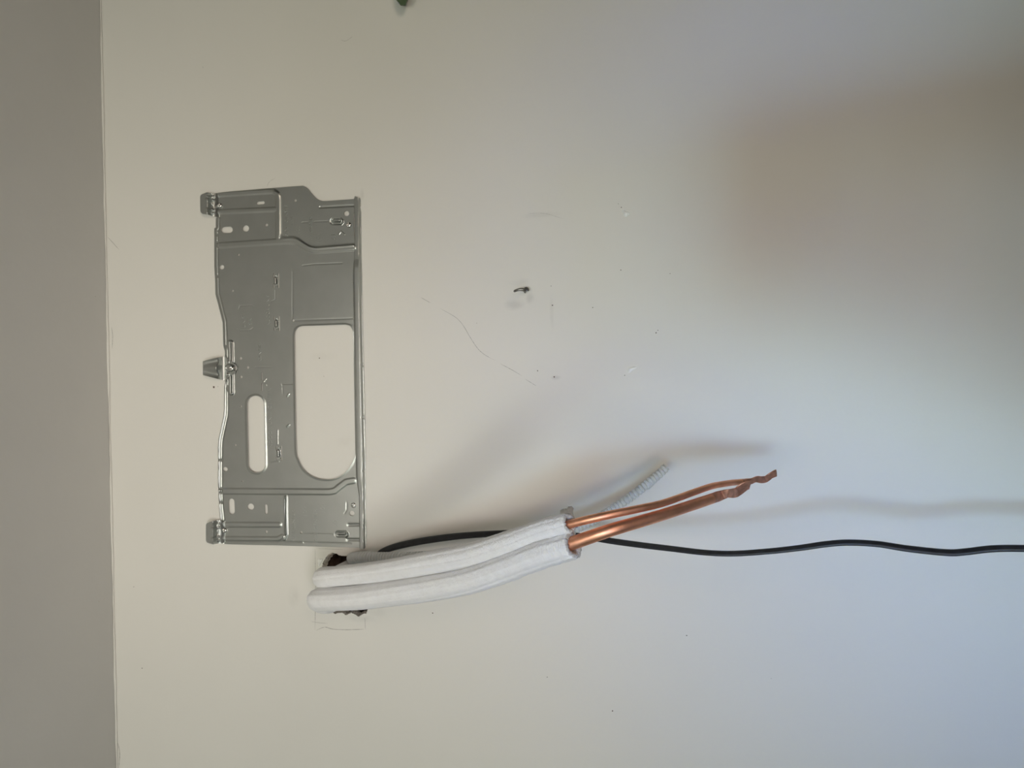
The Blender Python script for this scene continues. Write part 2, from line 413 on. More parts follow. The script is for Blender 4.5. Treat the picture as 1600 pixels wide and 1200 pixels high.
def sheet(name, box, dep, sdf, height, parent, m=M_METAL, cell=0.00045, thick=0.0006):
    """pressed sheet whose base plane stands dep in front of the wall; box in px"""
    cs = [P(a, b, dep) for a in (box[0], box[2]) for b in (box[1], box[3])]
    x0, x1 = min(c[0] for c in cs), max(c[0] for c in cs); z0, z1 = min(c[2] for c in cs), max(c[2] for c in cs)
    nx, nz = int((x1 - x0) / cell) + 2, int((z1 - z0) / cell) + 2
    gx, gz = np.meshgrid(x0 + np.arange(nx) * cell, z0 + np.arange(nz) * cell, indexing='ij')
    def S(gx, gz):
        a, b = PROJ(gx, -dep, gz); return sdf(a, b)
    pm = MPP((box[0] + box[2]) / 2, (box[1] + box[3]) / 2, dep)
    cxg = gx[:-1, :-1] + cell / 2; czg = gz[:-1, :-1] + cell / 2
    keep = S(cxg, czg) < 0
    idx = np.arange(nx * nz).reshape(nx, nz)
    fa = np.stack([idx[:-1, :-1], idx[1:, :-1], idx[1:, 1:], idx[:-1, 1:]], -1)[keep]
    # boundary vertices slide on to the cut line
    e = np.concatenate([fa[:, [0, 1]], fa[:, [1, 2]], fa[:, [2, 3]], fa[:, [3, 0]]])
    key = np.sort(e, 1); key = key[:, 0].astype(np.int64) * (nx * nz) + key[:, 1]
    uq, inv, cnt = np.unique(key, return_inverse=True, return_counts=True)
    be = e[cnt[inv] == 1]
    bv = np.unique(be)
    fx, fz = gx.ravel().copy(), gz.ravel().copy()
    for _ in range(3):
        X, Z = fx[bv], fz[bv]; h = cell * .3
        s0 = S(X, Z) * pm; gxx = (S(X + h, Z) - S(X - h, Z)) * pm / (2 * h); gzz = (S(X, Z + h) - S(X, Z - h)) * pm / (2 * h)
        g2 = gxx ** 2 + gzz ** 2 + .15
        mv = np.clip(s0 / g2, -cell * .7, cell * .7)
        fx[bv] -= mv * gxx; fz[bv] -= mv * gzz
    used = np.unique(fa); rm = np.full(nx * nz, -1); rm[used] = np.arange(len(used))
    ux, uz = fx[used], fz[used]; a, b = PROJ(ux, -dep, uz)
    hh = height(a, b)
    o0 = np.array(ORIG[parent.name])
    front = np.stack([ux, -dep - hh, uz], 1) - o0; back = front + np.array([0, thick, 0])
    N = len(used); fa = rm[fa]; be = rm[be]
    faces = np.concatenate([fa, fa[:, ::-1] + N, np.stack([be[:, 1], be[:, 0], be[:, 0] + N, be[:, 1] + N], 1)])
    co = np.concatenate([front, back]).astype(np.float32)
    me = bpy.data.meshes.new(name)
    me.vertices.add(len(co)); me.vertices.foreach_set('co', co.ravel())
    me.loops.add(len(faces) * 4); me.loops.foreach_set('vertex_index', faces.ravel().astype(np.int32))
    me.polygons.add(len(faces)); me.polygons.foreach_set('loop_start', np.arange(len(faces), dtype=np.int32) * 4)
    me.update(calc_edges=True); me.validate()
    sm = np.ones(len(me.polygons), bool)
    me.polygons.foreach_set('use_smooth', sm)
    # crisp cut edges
    o = bpy.data.objects.new(name, me); COL.objects.link(o); me.materials.append(m); o.parent = parent
    try: me.set_sharp_from_angle(angle=math.radians(55))
    except Exception: pass
    return o

PD = 0.0026
pc = P(450, 575, PD)
plate = empty('mounting_plate', (pc[0], -PD, pc[2]), 'galvanised grey steel mounting plate with cut-outs screwed to the wall', 'mounting plate')

left_edge = [(335.5, 341), (335.5, 355), (333.2, 356), (333.2, 415), (334.5, 440), (335, 460), (337, 467), (346, 503), (346.6, 520), (347, 540),
             (349.5, 548), (350, 598), (348.8, 606), (348.8, 640), (348, 650), (340, 687), (339.3, 700), (339.5, 760), (341, 793), (343, 815), (343, 849)]
outline = ([(338, 302)] + smooth_poly([(338, 302), (360, 299.3), (420, 294.2), (468, 290.5), (475, 291.2), (481, 295), (487, 302.5), (494, 310), (502, 313.6), (512, 313.8), (553, 311)], 5)
           + [(554, 309), (555.5, 306.5), (562, 310), (562.8, 320), (561.5, 323), (563, 330), (563.5, 390), (565.8, 500), (568.5, 620), (570, 690), (570.3, 810), (571.5, 815), (571.5, 852), (569, 857.5), (564, 857.5), (560, 855.8),
              (500, 854), (420, 852), (357, 850.5), (343, 849)] + left_edge[::-1][1:] + [(337, 340)])
win = [(472, 509.5)] + smooth_poly([(472, 509.5), (540, 507.2)], 2) + smooth_poly([(540, 507.2), (547, 509.5), (551.5, 517)], 4) + smooth_poly(
    [(551.5, 517), (553.2, 580), (554.6, 650), (555.4, 705), (553, 717), (547, 729), (537, 740.5), (524, 747.5), (510, 749.2), (495, 747), (481.5, 740), (472, 730), (466, 717), (463, 702), (461.3, 620), (460, 525)], 5) + smooth_poly([(460, 525), (461.5, 517), (466, 511.5), (472, 509.5)], 4)
slot2 = [(386 + 13.6, 631.6)]
circles = [(373, 398, 1.8), (363.5, 454.5, 1.8), (346.6, 417.5, 3.7), (384, 357, 5.2), (416.5, 351.5, 2.3), (461.6, 313.2, 2.1), (541.5, 333.5, 4.1),
           (458, 501, 2.0), (376, 560, 2.2), (387.2, 574.3, 2.1), (376.8, 589, 2.1), (366, 575, 4.6), (376.7, 635, 1.6), (368, 695.5, 1.7),
           (379, 752, 1.5), (352, 733.3, 3.6), (391.5, 792, 5.2), (416.3, 831, 2.1), (470.6, 832, 2.0), (549.8, 802.2, 4.0),
           (551, 442, .9), (551.6, 472, .9), (552, 498, 1.1)]
caps = [((350.5, 359.2), (358.5, 358.8), 5.0), ((403, 317.4), (411, 316.6), 2.5), ((361.6, 784), (362, 799), 4.7), ((415.5, 790.5), (415.9, 801), 2.2),
        ((399.5, 631.8), (401.5, 725), 13.4), ((409, 583), (409.2, 593), .9), ((409.2, 600), (409.3, 610), .9),
        ((553, 333), (553.8, 369.5), .75)]
for (cx, y0, y1) in [(431, 428, 449), (432, 495, 516), (435.6, 697.5, 719)]:
    caps += [((cx + 4, y0), (cx + 4.3, y1), 1.15), ((cx - 3.2, y0), (cx - 3.4, y0 + 5.5), .95), ((cx - 3.2, y1 - 5), (cx - 3, y1), .95)]
def plate_sdf(X, Y):
    s = poly_sdf(X, Y, outline)
    s = np.maximum(s, -poly_sdf(X, Y, win))
    for (a, b, r) in circles: s = np.maximum(s, -(np.hypot(X - a, Y - b) - r))
    for (p, q, r) in caps: s = np.maximum(s, -(line_d(X, Y, [p, q]) - r))
    return s
ribs = [  # pressed bands (centre line px, half width px)
    ([(340, 304.5), (428, 298.8), (434, 303), (434.6, 375)], 3.0),
    ([(342, 331), (434, 327)], 3.2),
    ([(342, 383.5), (434, 377.5), (455, 376.5), (464, 378), (472, 382.5), (481, 388.5), (492, 391.5), (552, 387)], 4.0),
    ([(346, 767.5), (515, 768.5), (523, 767), (531, 760.5), (541, 753), (552, 751)], 4.3),
    ([(346, 819.8), (436, 820)], 3.6), ([(352, 841.5), (434, 842), (441, 838)], 3.0),
]
grooves = [  # thin pressed lines (line, width, depth m)
    ([(500, 323.8), (552, 321)], 1.3, .0012), ([(545, 820.2), (560, 820.2)], 2.2, .0014), ([(544, 843.5), (560, 843.5)], 2.2, .0014),
    ([(473, 415), (490, 412.8), (534, 411)], .9, .0004), ([(457, 425), (457, 495)], 1.2, .0003),
    ([(461, 500.5), (550, 497.5)], 1.4, .0004), ([(475, 847.5), (548, 849.5)], 1.2, .0006), ([(345, 845.5), (470, 847)], 1.3, .0008),
    ([(345, 301.5), (420, 296.5)], 1.3, -.0006),
    ([(472, 347.6), (480, 347.3)], .8, .0004), ([(491, 346.3), (512, 345.5)], .8, .0004), ([(475, 834), (519, 834.6)], .8, .0004),
    ([(373, 483), (375, 478), (394, 477), (396, 480)], .7, .0004), ([(372, 514), (374, 516.5), (391, 516), (395, 512)], .7, .0004),
    ([(400, 573.5), (424, 573.5)], .7, .0004), ([(430, 454), (430, 468), (424, 471), (414, 472)], .7, .0003),
    ([(440, 600), (456, 600)], .8, .0005), ([(441, 602), (442, 615)], .8, .0003), ([(434, 672), (434, 694)], .8, -.0005),
    ([(424, 722), (436, 721)], .9, -.0005), ([(541.5, 785), (541.5, 797), (538, 802)], 1, .0004),
]
ridgeline = [([(529.5, 366), (533, 361.5), (538.5, 366.5)], .7, .0006), ([(416, 592), (412, 597), (416, 602)], .7, .0006),
             ([(449, 619), (451.5, 615.5)], 1.0, .0011), ([(448.5, 667), (451.5, 664)], 1.0, .0011)]
def plate_h(X, Y):
    h = np.zeros(X.shape)
    rb = np.full(X.shape, 1e9)
    for pts, hw in ribs: rb = np.minimum(rb, line_d(X, Y, pts) - hw)
    h += 0.0009 * sst(rb, 1.7)
    # big swage beside the upper and lower ends
    h += 0.0007 * bump(line_d(X, Y, [(429, 300.5), (433.5, 302), (437, 306), (437.6, 312), (437.8, 366), (440, 371.5), (446, 372), (458, 371.5), (466, 374), (476, 381.5), (486, 386.5), (496, 387.5), (552, 383)]), 2.0)
    d = line_d(X, Y, [(446.5, 776), (447.3, 835), (444, 842)])
    h += 0.0011 * sst(d - 2.4, .9) - 0.0030 * bump(d, .75) * (Y < 836)
    # long pods either side of the middle hook
    for (a, b) in (((360.3, 536), (361, 564)), ((361.2, 585), (361.6, 613))):
        d = line_d(X, Y, [a, b]); h += 0.0022 * sst(d - 4.0, 1.5)
        h -= 0.0042 * bump(line_d(X, Y, [(a[0] + 1.8, a[1]), (b[0] + 1.8, b[1])]), .8)
        h += 0.0010 * bump(line_d(X, Y, [(a[0] - 6, a[1] + 5), (b[0] - 6, b[1] - 3)]), 1.4)
    # hook-shaped pressed clips
    for (x0, x1, yc, sgn) in ((515.5, 536, 346, 1), (523, 544, 834.5, 1)):
        d = line_d(X, Y, [(x0 + 5, yc), (x1 - 5, yc)]) - 4.6
        h += -0.0012 * sst(d, 1.1)
        h += 0.0024 * sst(line_d(X, Y, [(x0 + 4, yc - .5), (x1 - 6, yc - .5)]) - 2.2, .9)
        h -= 0.0030 * bump(line_d(X, Y, [(x0 + 4, yc + 1.2), (x1 - 6, yc + .6)]), .7)
        h += 0.0020 * bump(line_d(X, Y, [(x1 - 3, yc - 4), (x1 - .5, yc - 1), (x1 - .5, yc + 2), (x1 - 3, yc + 4.5)]), 1.0)
        h -= 0.0025 * bump(np.hypot(X - (x1 - 3), (Y - yc) * .6), 1.4)
    # sprung tabs of the cable clips
    for (cx, y0, y1) in [(431, 428, 449), (432, 495, 516), (435.6, 697.5, 719)]:
        ym = (y0 + y1) / 2
        h += 0.0022 * sst(np.maximum(np.abs(X - cx) - 2.2, np.abs(Y - ym) - 5.5), 1.0) * np.clip((X - cx + 4) / 5, 0, 1)
        h -= 0.0020 * bump(line_d(X, Y, [(cx + 1.6, y0 + 4), (cx + 2.2, y1 - 4)]), 1.0)
    for pts, wd, dp in grooves: h -= .55 * dp * bump(line_d(X, Y, pts), wd)
    for pts, wd, dp in ridgeline: h += .7 * dp * bump(line_d(X, Y, pts), wd)
    # rounded lip round the window and the slot
    h += 0.0005 * sst(np.abs(poly_sdf(X, Y, win)) - 1.6, 1.3)
    h += 0.0006 * sst(np.abs(line_d(X, Y, [(399.5, 631.8), (401.5, 725)]) - 13.4) - 2.2, 1.5)
    # folded upper rim (picture left)
    d = line_d(X, Y, left_edge)
    near = (X < 372)
    low = np.clip((Y - 560) / 90, 0, 1)
    rim = -0.0014 * sst(d - 7.8, 1.8) + 0.0004 * bump(d - 4.4, .9) - .0008 * bump(d - .8, 1.0) * (1 - low) + low * (0.0007 * bump(d - 1.5, .7) + 0.0004 * bump(d - 5.4, .7) - .0008 * bump(d - 3.4, .8))
    for yb in (366, 378, 431, 719, 764, 770, 785): rim = rim - 0.0016 * bump((Y - yb), 1.4) * sst(d - 7, 1)
    h += np.where(near, rim, 0)
    # folded lower flange (picture right)
    xl = np.interp(Y, [300, 390, 412, 430, 500, 620, 700, 745, 765, 775, 860], [553.5, 554.5, 553.5, 553, 554.3, 556, 557.2, 557.6, 560, 561.5, 562.3])
    t = X - xl
    gap = np.interp(Y, [405, 418, 690, 750, 772], [0, 1, 1, .6, 0])
    h += (0.0012 + .0014 * gap) * sst(-(t - .5), .7 + 1.5 * gap)
    h += 0.0001 * np.sin(np.clip((t - 3) / 7, 0, 1) * math.pi) * (t > 3)
    h -= 0.004 * sst(-(X - np.interp(Y, [300, 390, 500, 620, 700, 860], [561.2, 561.9, 563.8, 566.3, 568, 569.3])), .8)
    for yb in (402, 487, 570, 652, 736, 822, 843): h -= .0018 * bump(np.hypot((X - np.interp(Y, [300, 860], [562.5, 570])), (Y - yb) * .7), 1.2)
    # very slight waviness of thin sheet
    h += 0.00018 * np.sin(X / 31.0 + 1) * np.sin(Y / 47.0)
    return np.maximum(h, -0.0019)
sheet('plate_panel', (330, 286, 576, 861), PD, plate_sdf, plate_h, plate)

# the three hanging hooks, each pressed and folded
def tophook(y_off, tabpts, yc, sx=0.0):
    def sd(X, Y): return poly_sdf(X, Y, tabpts)
    def ht(X, Y):
        x = X - sx; yy = Y - yc
        h = 0.0055 * sst(x - 330.5, .7)                                  # outer tongue stands forward
        h -= 0.0026 * bump(x - 334.2, 2.0)                               # deep fold
        h += 0.0018 * sst(-(x - 337.5), 1.2)
        for k, s in ((-13, .8), (-7, 1.0), (8, 1.0), (13, .8)):
            h += 0.0012 * s * bump(yy - k, 1.5) * sst(np.abs(x - 333) - 5, 2)
        h -= .0012 * bump(x - (331.3 + .9 * np.sin(yy * .8)), .6)
        h += 0.0012 * bump(np.hypot(x - 342, yy - 1), 1) * 0
        h = h + .0016
        return h * sst(x - 339.5, 2.0) - .0022 * (1 - sst(x - 339.5, 2.0))
    return sheet('hook', (min(p[0] for p in tabpts) - 1, min(p[1] for p in tabpts) - 1, max(p[0] for p in tabpts) + 1, max(p[1] for p in tabpts) + 1),
                 PD + .0012, sd, ht, plate, cell=.0004)
tophook(0, [(318.3, 309.5), (319.5, 306.5), (327, 303), (331, 302), (340, 302.6), (343, 304), (345, 309), (345, 333), (342, 338.5), (337, 339.5), (332, 337.5), (322, 335.8), (319.5, 334), (318.6, 331)], 320)
tophook(1, [(327.2, 818.5), (328.5, 816), (337.5, 812.7), (344, 813), (351, 815), (353, 820), (353, 842), (350, 848), (343, 849.5), (338, 848.8), (329, 846), (327.2, 843)], 831, 8.7)
def midhook():
    pts = [(319.8, 565.5), (321.5, 564.8), (335, 561.5), (344, 559.3), (348, 557), (351, 556), (357, 561), (368, 569), (368, 583), (358, 589), (352, 597), (349, 594.5), (344, 591.5), (332, 588.5), (321.5, 586), (320, 584)]
    def ht(X, Y):
        yy = Y - 575
        h = 0.006 * sst(X - 345.5, 1.2)
        fan = np.clip((X - 322) / 22, 0, 1)
        h += 0.0020 * fan * (np.cos(yy / (2.0 + 1.9 * fan) * 1.15)) * sst(X - 345, 1)
        h -= 0.003 * bump(X - 349.5, 3.0)
        h -= 0.003 * sst(X - 322.0, .6)
        h += 0.0022 * sst(np.hypot((X - 359.5) * .8, yy - 0) - 5.5, 1.2) * 1
        h += .0010 * bump(np.hypot(X - 353.5, yy), 2.2)
        for k in (-9.5, 10): h += 0.002 * bump(np.hypot(X - 357, (yy - k)), 1.6)
        return h + .001
    return sheet('hook', (318, 554, 370, 599), PD + .0012, lambda X, Y: np.maximum(poly_sdf(X, Y, pts), -(np.hypot(X - 367.5, Y - 575.5) - 4.2)), ht, plate, cell=.0004)
midhook()

def screw(px, py, rpx, dep):
    r = rpx * MPP(px, py, dep); c = P(px, py, dep); o = np.array(c)
    S, R = 40, 14; v = [(c[0], -dep - r * .55 + r * .3, c[2])]; f = []
    rot = random.random()
    for i in range(1, R + 1):
        q = i / R
        for k in range(S):
            a = 2 * math.pi * k / S
            hx, hz = q * math.cos(a), q * math.sin(a)
            h = r * .55 * math.sqrt(max(0, 1 - q * q * .96))
            ux, uz = hx * math.cos(rot) - hz * math.sin(rot), hx * math.sin(rot) + hz * math.cos(rot)
            if q < .62 and (abs(ux) < .16 or abs(uz) < .16): h -= r * .3
            if i == R: h = -r * .25
            v.append((c[0] + r * hx, -dep - h, c[2] + r * hz))
    for k in range(S): f.append((0, 1 + k, 1 + (k + 1) % S))
    for i in range(R - 1):
        for k in range(S):
            a = 1 + i * S; kk = (k + 1) % S
            f.append((a + k, a + S + k, a + S + kk, a + kk))
    # shank into the wall
    b = len(v)
    for yy in (-dep + r * .2, 0.012):
        for k in range(12):
            a = 2 * math.pi * k / 12; v.append((c[0] + r * .45 * math.cos(a), yy, c[2] + r * .45 * math.sin(a)))
    for k in range(12): kk = (k + 1) % 12; f.append((b + k, b + 12 + k, b + 12 + kk, b + kk))
    return mesh('screw', v, f, M_SCREW, plate)
screw(343.4, 321.2, 4.0, PD + .0006); screw(351.0, 828.8, 3.8, PD + .0006); screw(361.5, 575.8, 4.4, PD + .0052)
screw(545.2, 351.6, 4.3, PD + .0004); screw(552.3, 789.6, 4.3, PD + .0004)

# pressed lettering, standing just proud of the sheet; reads along the room's right
def letters(name, txt, px, py, size_px, lift=.00028, ext=.00020):
    """px,py: start of the baseline; text runs up the picture"""
    cu = bpy.data.curves.new(name, 'FONT'); cu.body = txt
    mp = MPP(px, py, PD); cu.size = size_px * mp * 1.38
    cu.extrude = ext; cu.bevel_depth = .00008; cu.offset = -0.00006; cu.space_character = 1.12
    tmp = bpy.data.objects.new(name + '_t', cu); COL.objects.link(tmp)
    dg = bpy.context.evaluated_depsgraph_get(); dg.update()
    me = bpy.data.meshes.new_from_object(tmp.evaluated_get(dg))
    bpy.data.objects.remove(tmp)
    p = P(px, py, PD + lift)
    n = len(me.vertices); co = np.zeros(n * 3); me.vertices.foreach_get('co', co); co = co.reshape(-1, 3)
    o0 = np.array(ORIG[plate.name])
    out = np.stack([p[0] + co[:, 0], p[1] - co[:, 2], p[2] + co[:, 1]], 1) - o0
    me.vertices.foreach_set('co', out.ravel()); me.update()
    me.materials.clear()
    return link(name, me, M_METAL, plate, smooth=False)
letters('pressed_lettering', 'PIPE  CENTER', 450, 369, 5.5)
letters('pressed_lettering', 'LINE', 458, 352, 4.6)
letters('pressed_lettering', '100', 468, 366, 6.0)
letters('pressed_lettering', 'PIPE CENTER', 488, 378, 4.6)
letters('pressed_lettering', '100', 500, 380, 7.2)
letters('pressed_lettering', '65', 524, 375, 7.0)
letters('pressed_lettering', 'PIPE CENTER', 461, 846, 5.6)
letters('pressed_lettering', '100', 479, 808, 7.0)
letters('pressed_lettering', 'PIPE CENTER', 496, 848, 6.0)
letters('pressed_lettering', '100', 507, 803, 7.5)
letters('pressed_lettering', '65', 527, 823, 7.5)
letters('pressed_lettering', 'UNIT', 383, 512, 5.5)
letters('pressed_lettering', 'SA', 393, 508, 6.5)
letters('pressed_lettering', 'INDOOR UNIT', 421, 511, 5.0)
letters('pressed_lettering', 'CENTER', 408, 564, 5.0)
letters('pressed_lettering', 'INDOOR UNIT CENTER', 425, 703, 6.0)

# ------------------------------------------------------------------ insulated copper pipe pair
W0a = P(539, 893, 0); W0b = P(536, 929, 0)
pair = empty('insulated_pipe_pair', (W0a[0], 0, W0a[2]), 'copper pipe pair in joined white foam sleeves hanging out of the wall hole', 'pipes')
def sleeve_path(W0, rows, r0):
    w = [[W0[0], .13, W0[2], r0], [W0[0], .06, W0[2], r0], [W0[0], .0, W0[2], r0], [W0[0], -.035, W0[2] + .001, r0]]
    for (px, py, dep, r) in rows: w.append([*P(px, py, dep), r * MPP(px, py, dep)])
    return catmull(w, 14)
A = [(506, 903, .066, 16.6), (530, 900, .080, 16.3), (565, 896.5, .092, 16.3), (600, 892, .104, 16.8), (640, 885.5, .120, 17.8), (680, 878, .138, 18.6), (740, 866, .165, 19.0), (800, 846, .192, 18.2), (850, 827, .213, 17), (887, 817.5, .225, 16)]
B = [(498, 937, .068, 17.6), (522, 936, .084, 17.8), (560, 933.5, .096, 18.6), (600, 928.5, .107, 19.4), (640, 923, .122, 20.2), (680, 917, .139, 20.6), (740, 905, .166, 20.8), (800, 884, .192, 21.6), (850, 865, .213, 22), (893, 852.5, .225, 21.6)]
def make_sleeve(W0, rows, r0, ribn, seed, flats, creases=((1.25, .06, .05), (.35, .05, .03), (-1.0, .05, .04), (2.2, .06, .03), (-2.1, .05, .04), (-.35, .04, .02))):
    pts, s = resample(sleeve_path(W0, rows, r0), 0.00042)
    rad = pts[:, 3]; n = len(pts); S = 96
    L_ = s[-1]
    def rf(i, a):
        x = s[i]; r = rad[i]
        # lengthwise ribs, fine cross ribs, creases at the bend, wobble
        r *= 1 + 0.020 * math.sin(ribn * a + seed) * (0.6 + .4 * math.sin(2.3 * a))
        strip = .5 + .5 * math.sin(3 * a + seed * 2)
        r *= 1 + (0.008 + 0.020 * strip) * math.sin(x / 0.0019 * 2 * math.pi + 2.5 * noise.noise(Vector((a * 2, x * 40, seed))))
        for (ca, cw, cdp) in creases:
            dd = (a - ca - .10 * math.sin(x * 14 + seed) + math.pi) % (2 * math.pi) - math.pi
            r *= 1 - cdp * math.exp(-(dd / cw) ** 2)
        r *= 1 + 0.035 * min(1, max(0, (x / L_ - .5) * 3)) * noise.noise(Vector((x * 260, a * 5, seed))) + 0.022 * noise.noise(Vector((x * 30, math.cos(a) * 1.3, math.sin(a) * 1.3 + seed)))
        for (cx, wdt, dp, aa) in flats:
            g = math.exp(-((x / L_ - cx) / wdt) ** 2) * max(0, math.cos(a - aa)) ** 2
            r *= 1 - dp * g
        k = (L_ - x) / .03
        if k < 1: r *= 1 + (1 - k) * .08 * noise.noise(Vector((a * 2, x * 220, seed)))
        return r
    v, f = sweep(pts[:, :3], S, rf, cap=(False, False), ref=(0, 0, 1))
    n0 = len(v)
    # cut end face: a ring narrowing to the pipe
    last = v[-S:]; c = pts[-1, :3]; tdir = pts[-1, :3] - pts[-8, :3]; tdir /= np.linalg.norm(tdir)
    for q, push in ((.93, .0012), (.72, .0022), (.5, .0005), (.47, -.02)):
        for j in range(S): v.append(c + (last[j] - c) * (q + .02 * rng.random()) + tdir * (push + .0012 * rng.random()))
    nr = len(pts)
    for k in range(4):
        a0 = (nr - 1 + k) * S; a1 = a0 + S
        for j in range(S): f.append((a0 + j, a0 + (j + 1) % S, a1 + (j + 1) % S, a1 + j))
    o = mesh('insulation_sleeve', v, f, [M_FOAM, M_FOAM_IN], pair)
    mi = np.zeros(len(f), int); mi[(nr - 1) * S + S:] = 1
    o.data.polygons.foreach_set('material_index', mi)
    return o
make_sleeve(W0a, A, .0112, 11, 1.0, [(.36, .006, .10, 0), (.45, .006, .09, .4), (.40, .02, .05, -1.2), (.93, .01, .07, 2.0), (.88, .01, .05, 2.6)])
make_sleeve(W0b, B, .0122, 12, 4.0, [(.28, .01, .05, 0), (.80, .02, .05, 2.5), (.9, .012, .06, 1.5), (.95, .01, .08, 3)])

def make_pipe(rows, crimp, seed, name='copper_pipe'):
    pts, s = resample(pxpath(rows, 12), 0.0015)
    rad = pts[:, 3]
    v, f = sweep(pts[:, :3], 32, lambda i, a: rad[i] * (1 + .006 * noise.noise(Vector((s[i] * 60, a, seed)))), ref=(0, -1, 0), cap=(False, False))
    p = mesh(name, v, f, M_COPPER, pair)
    # flattened, twisted end: px rows (centre, half width px, half thickness px, twist)
    rr = [[*P(px, py, dep), hw * MPP(px, py, dep), ht * MPP(px, py, dep), tw] for (px, py, dep, hw, ht, tw) in crimp]
    c = catmull(rr, 10); c, _ = resample(c, .0008)
    def q(i, a):
        hw, ht, tw = c[i, 3], c[i, 4], c[i, 5]
        ca, sa = math.cos(a), math.sin(a)
        ex = 1.0 if hw < 1.25 * ht else .75
        x = math.copysign(abs(ca) ** ex, ca) * ht; y = math.copysign(abs(sa) ** ex, sa) * hw
        # slightly dog-bone section where pressed shut
        x *= 1 + .35 * (abs(sa) ** 4) * (1 if hw > 1.3 * ht else 0)
        return (x * math.cos(tw) - y * math.sin(tw), x * math.sin(tw) + y * math.cos(tw))
    v, f = sweep(c[:, :3], 32, q, ref=(0, -1, 0))
    e = mesh('crimped_end', v, f, M_COPPER_D, p)
    e.location = (0, 0, 0)
    # child of the pipe: vertices are in the pair's frame
    return p
ORIG['copper_pipe'] = ORIG['insulated_pipe_pair']; ORIG['copper_pipe.001'] = ORIG['insulated_pipe_pair']
make_pipe([(868, 824.5, .220, 6.6), (887, 819.8, .225, 6.6), (940, 807, .228, 6.5), (1000, 794.5, .214, 6.1), (1040, 784.8, .198, 5.6), (1090, 767, .170, 5.2), (1115, 759, .155, 5.0), (1142, 754.5, .137, 4.8), (1158, 753, .127, 4.6)],
          [(1156, 753.2, .1282, 4.6, 4.6, 0), (1166, 752.6, .122, 4.8, 3.6, .1), (1174, 751.8, .119, 5.0, 1.8, .3), (1182, 748.6, .117, 5.4, 1.2, .3), (1190, 749.6, .113, 5.6, 1.2, .1),
           (1197, 748.5, .110, 5.6, 1.2, .1), (1203, 744, .112, 5.8, 1.2, .2), (1208, 741.2, .111, 6.0, 1.2, .1), (1213, 739, .109, 6.0, 1.1, .1)], 1)
make_pipe([(870, 856.5, .220, 10.6), (890, 850.3, .225, 10.6), (950, 829.5, .228, 10.3), (1000, 814.8, .215, 9.6), (1040, 802.8, .200, 8.9), (1090, 786.5, .176, 8.4), (1112, 779.2, .164, 8.0)],
          [(1110, 779.8, 0.1650, 8.1, 8.1, 0), (1120, 776.3, 0.1605, 8.0, 6.0, .1), (1129, 773.2, 0.1575, 7.6, 2.8, .2), (1137, 770.8, 0.1588, 7.6, 1.6, .35), (1147, 770.2, 0.1506, 8.0, 1.6, .1), (1153, 768.0, 0.1462, 8.6, 1.6, 0),
           (1159, 763.2, 0.1469, 10.2, 1.6, .1), (1165, 759.6, 0.1466, 10.0, 1.6, .1), (1171.5, 757.6, 0.1442, 8.4, 1.5, .1)], 2)

# torn inner foam flaps standing out behind the sleeve ends
def flap(rows, wpx, name='foam_flap'):
    c = pxpath(rows, 8); v = []; f = []
    for i, q in enumerate(c):
        for k in range(7):
            t = k / 6 - .5
            wv = wpx * MPP(900, 830, .14)
            jj = (rng.random() - .5) * .0012 * (1 if i in (0, len(c) - 1) or k in (0, 6) else .25)
            v.append((q[0] + t * wv * .95 + jj, q[1] + .006 * (4 * t * t) + jj, q[2] + t * wv * .2 + jj))
    n = len(c)
    for i in range(n - 1):
        for k in range(6): f.append((i * 7 + k, i * 7 + k + 1, (i + 1) * 7 + k + 1, (i + 1) * 7 + k))
    o = mesh(name, v, f, M_FOAM, pair); md = o.modifiers.new('t', 'SOLIDIFY'); md.thickness = .003
    return o
flap([(878, 815, .198, 1), (888, 812, .199, 1), (897, 808, .200, 1)], 24)
flap([(882, 857, .203, 1), (893, 856, .205, 1), (903, 856, .206, 1)], 24)
flap([(880, 836, .196, 1), (890, 834, .197, 1), (898, 833, .198, 1)], 22)

# ------------------------------------------------------------------ corrugated drain hose
hx = P(551, 871.5, 0)
hrows = [[hx[0], .05, hx[2] - .000, 8.6 * MPP(560, 874, .02)], [hx[0], .03, hx[2], 8.6 * MPP(560, 874, .02)], [hx[0], .0, hx[2], 8.6 * MPP(560, 874, .02)]]
for (px, py, dep, r) in [(554, 871.5, .013, 8.8), (568, 870.5, .022, 9.2), (590, 872, .028, 9.4), (620, 871.5, .034, 9.2), (660, 870.5, .040, 9.2), (720, 866, .045, 9), (780, 856, .048, 8.6), (840, 843, .050, 8.2),
                         (890, 829, .052, 7.8), (915, 819, .050, 7.6), (940, 806, .047, 7.4), (965, 790.5, .042, 7.3), (990, 773, .037, 7.2), (1015, 753, .031, 7.1), (1030, 740.5, .027, 7.1), (1041, 729.5, .024, 7.1)]:
    hrows.append([*P(px, py, dep), r * MPP(px, py, dep)])
hp, hs = resample(catmull(hrows, 12), 0.00030)
def hrad(i, a):
    t = abs((hs[i] / 0.0040) % 1.0 - .5)             # broad crests, narrow valleys
    return hp[i, 3] * (1.0 - 0.27 * math.exp(-(t / .15) ** 2) - .05 * (1 - 2 * t))
v, f = sweep(hp[:, :3], 28, hrad, cap=(True, False), ref=(0.3, 0, 1))
S = 28; last = np.array(v[-S:]); c = hp[-1, :3]; tdir = hp[-1, :3] - hp[-6, :3]; tdir /= np.linalg.norm(tdir)
for q, pu in ((.86, 0), (.84, -.03)):
    for j in range(S): v.append(c + (last[j] - c) * q + tdir * pu)
nr = len(hp)
for k in range(2):
    a0 = (nr - 1 + k) * S
    for j in range(S): f.append((a0 + j, a0 + (j + 1) % S, a0 + S + (j + 1) % S, a0 + S + j))
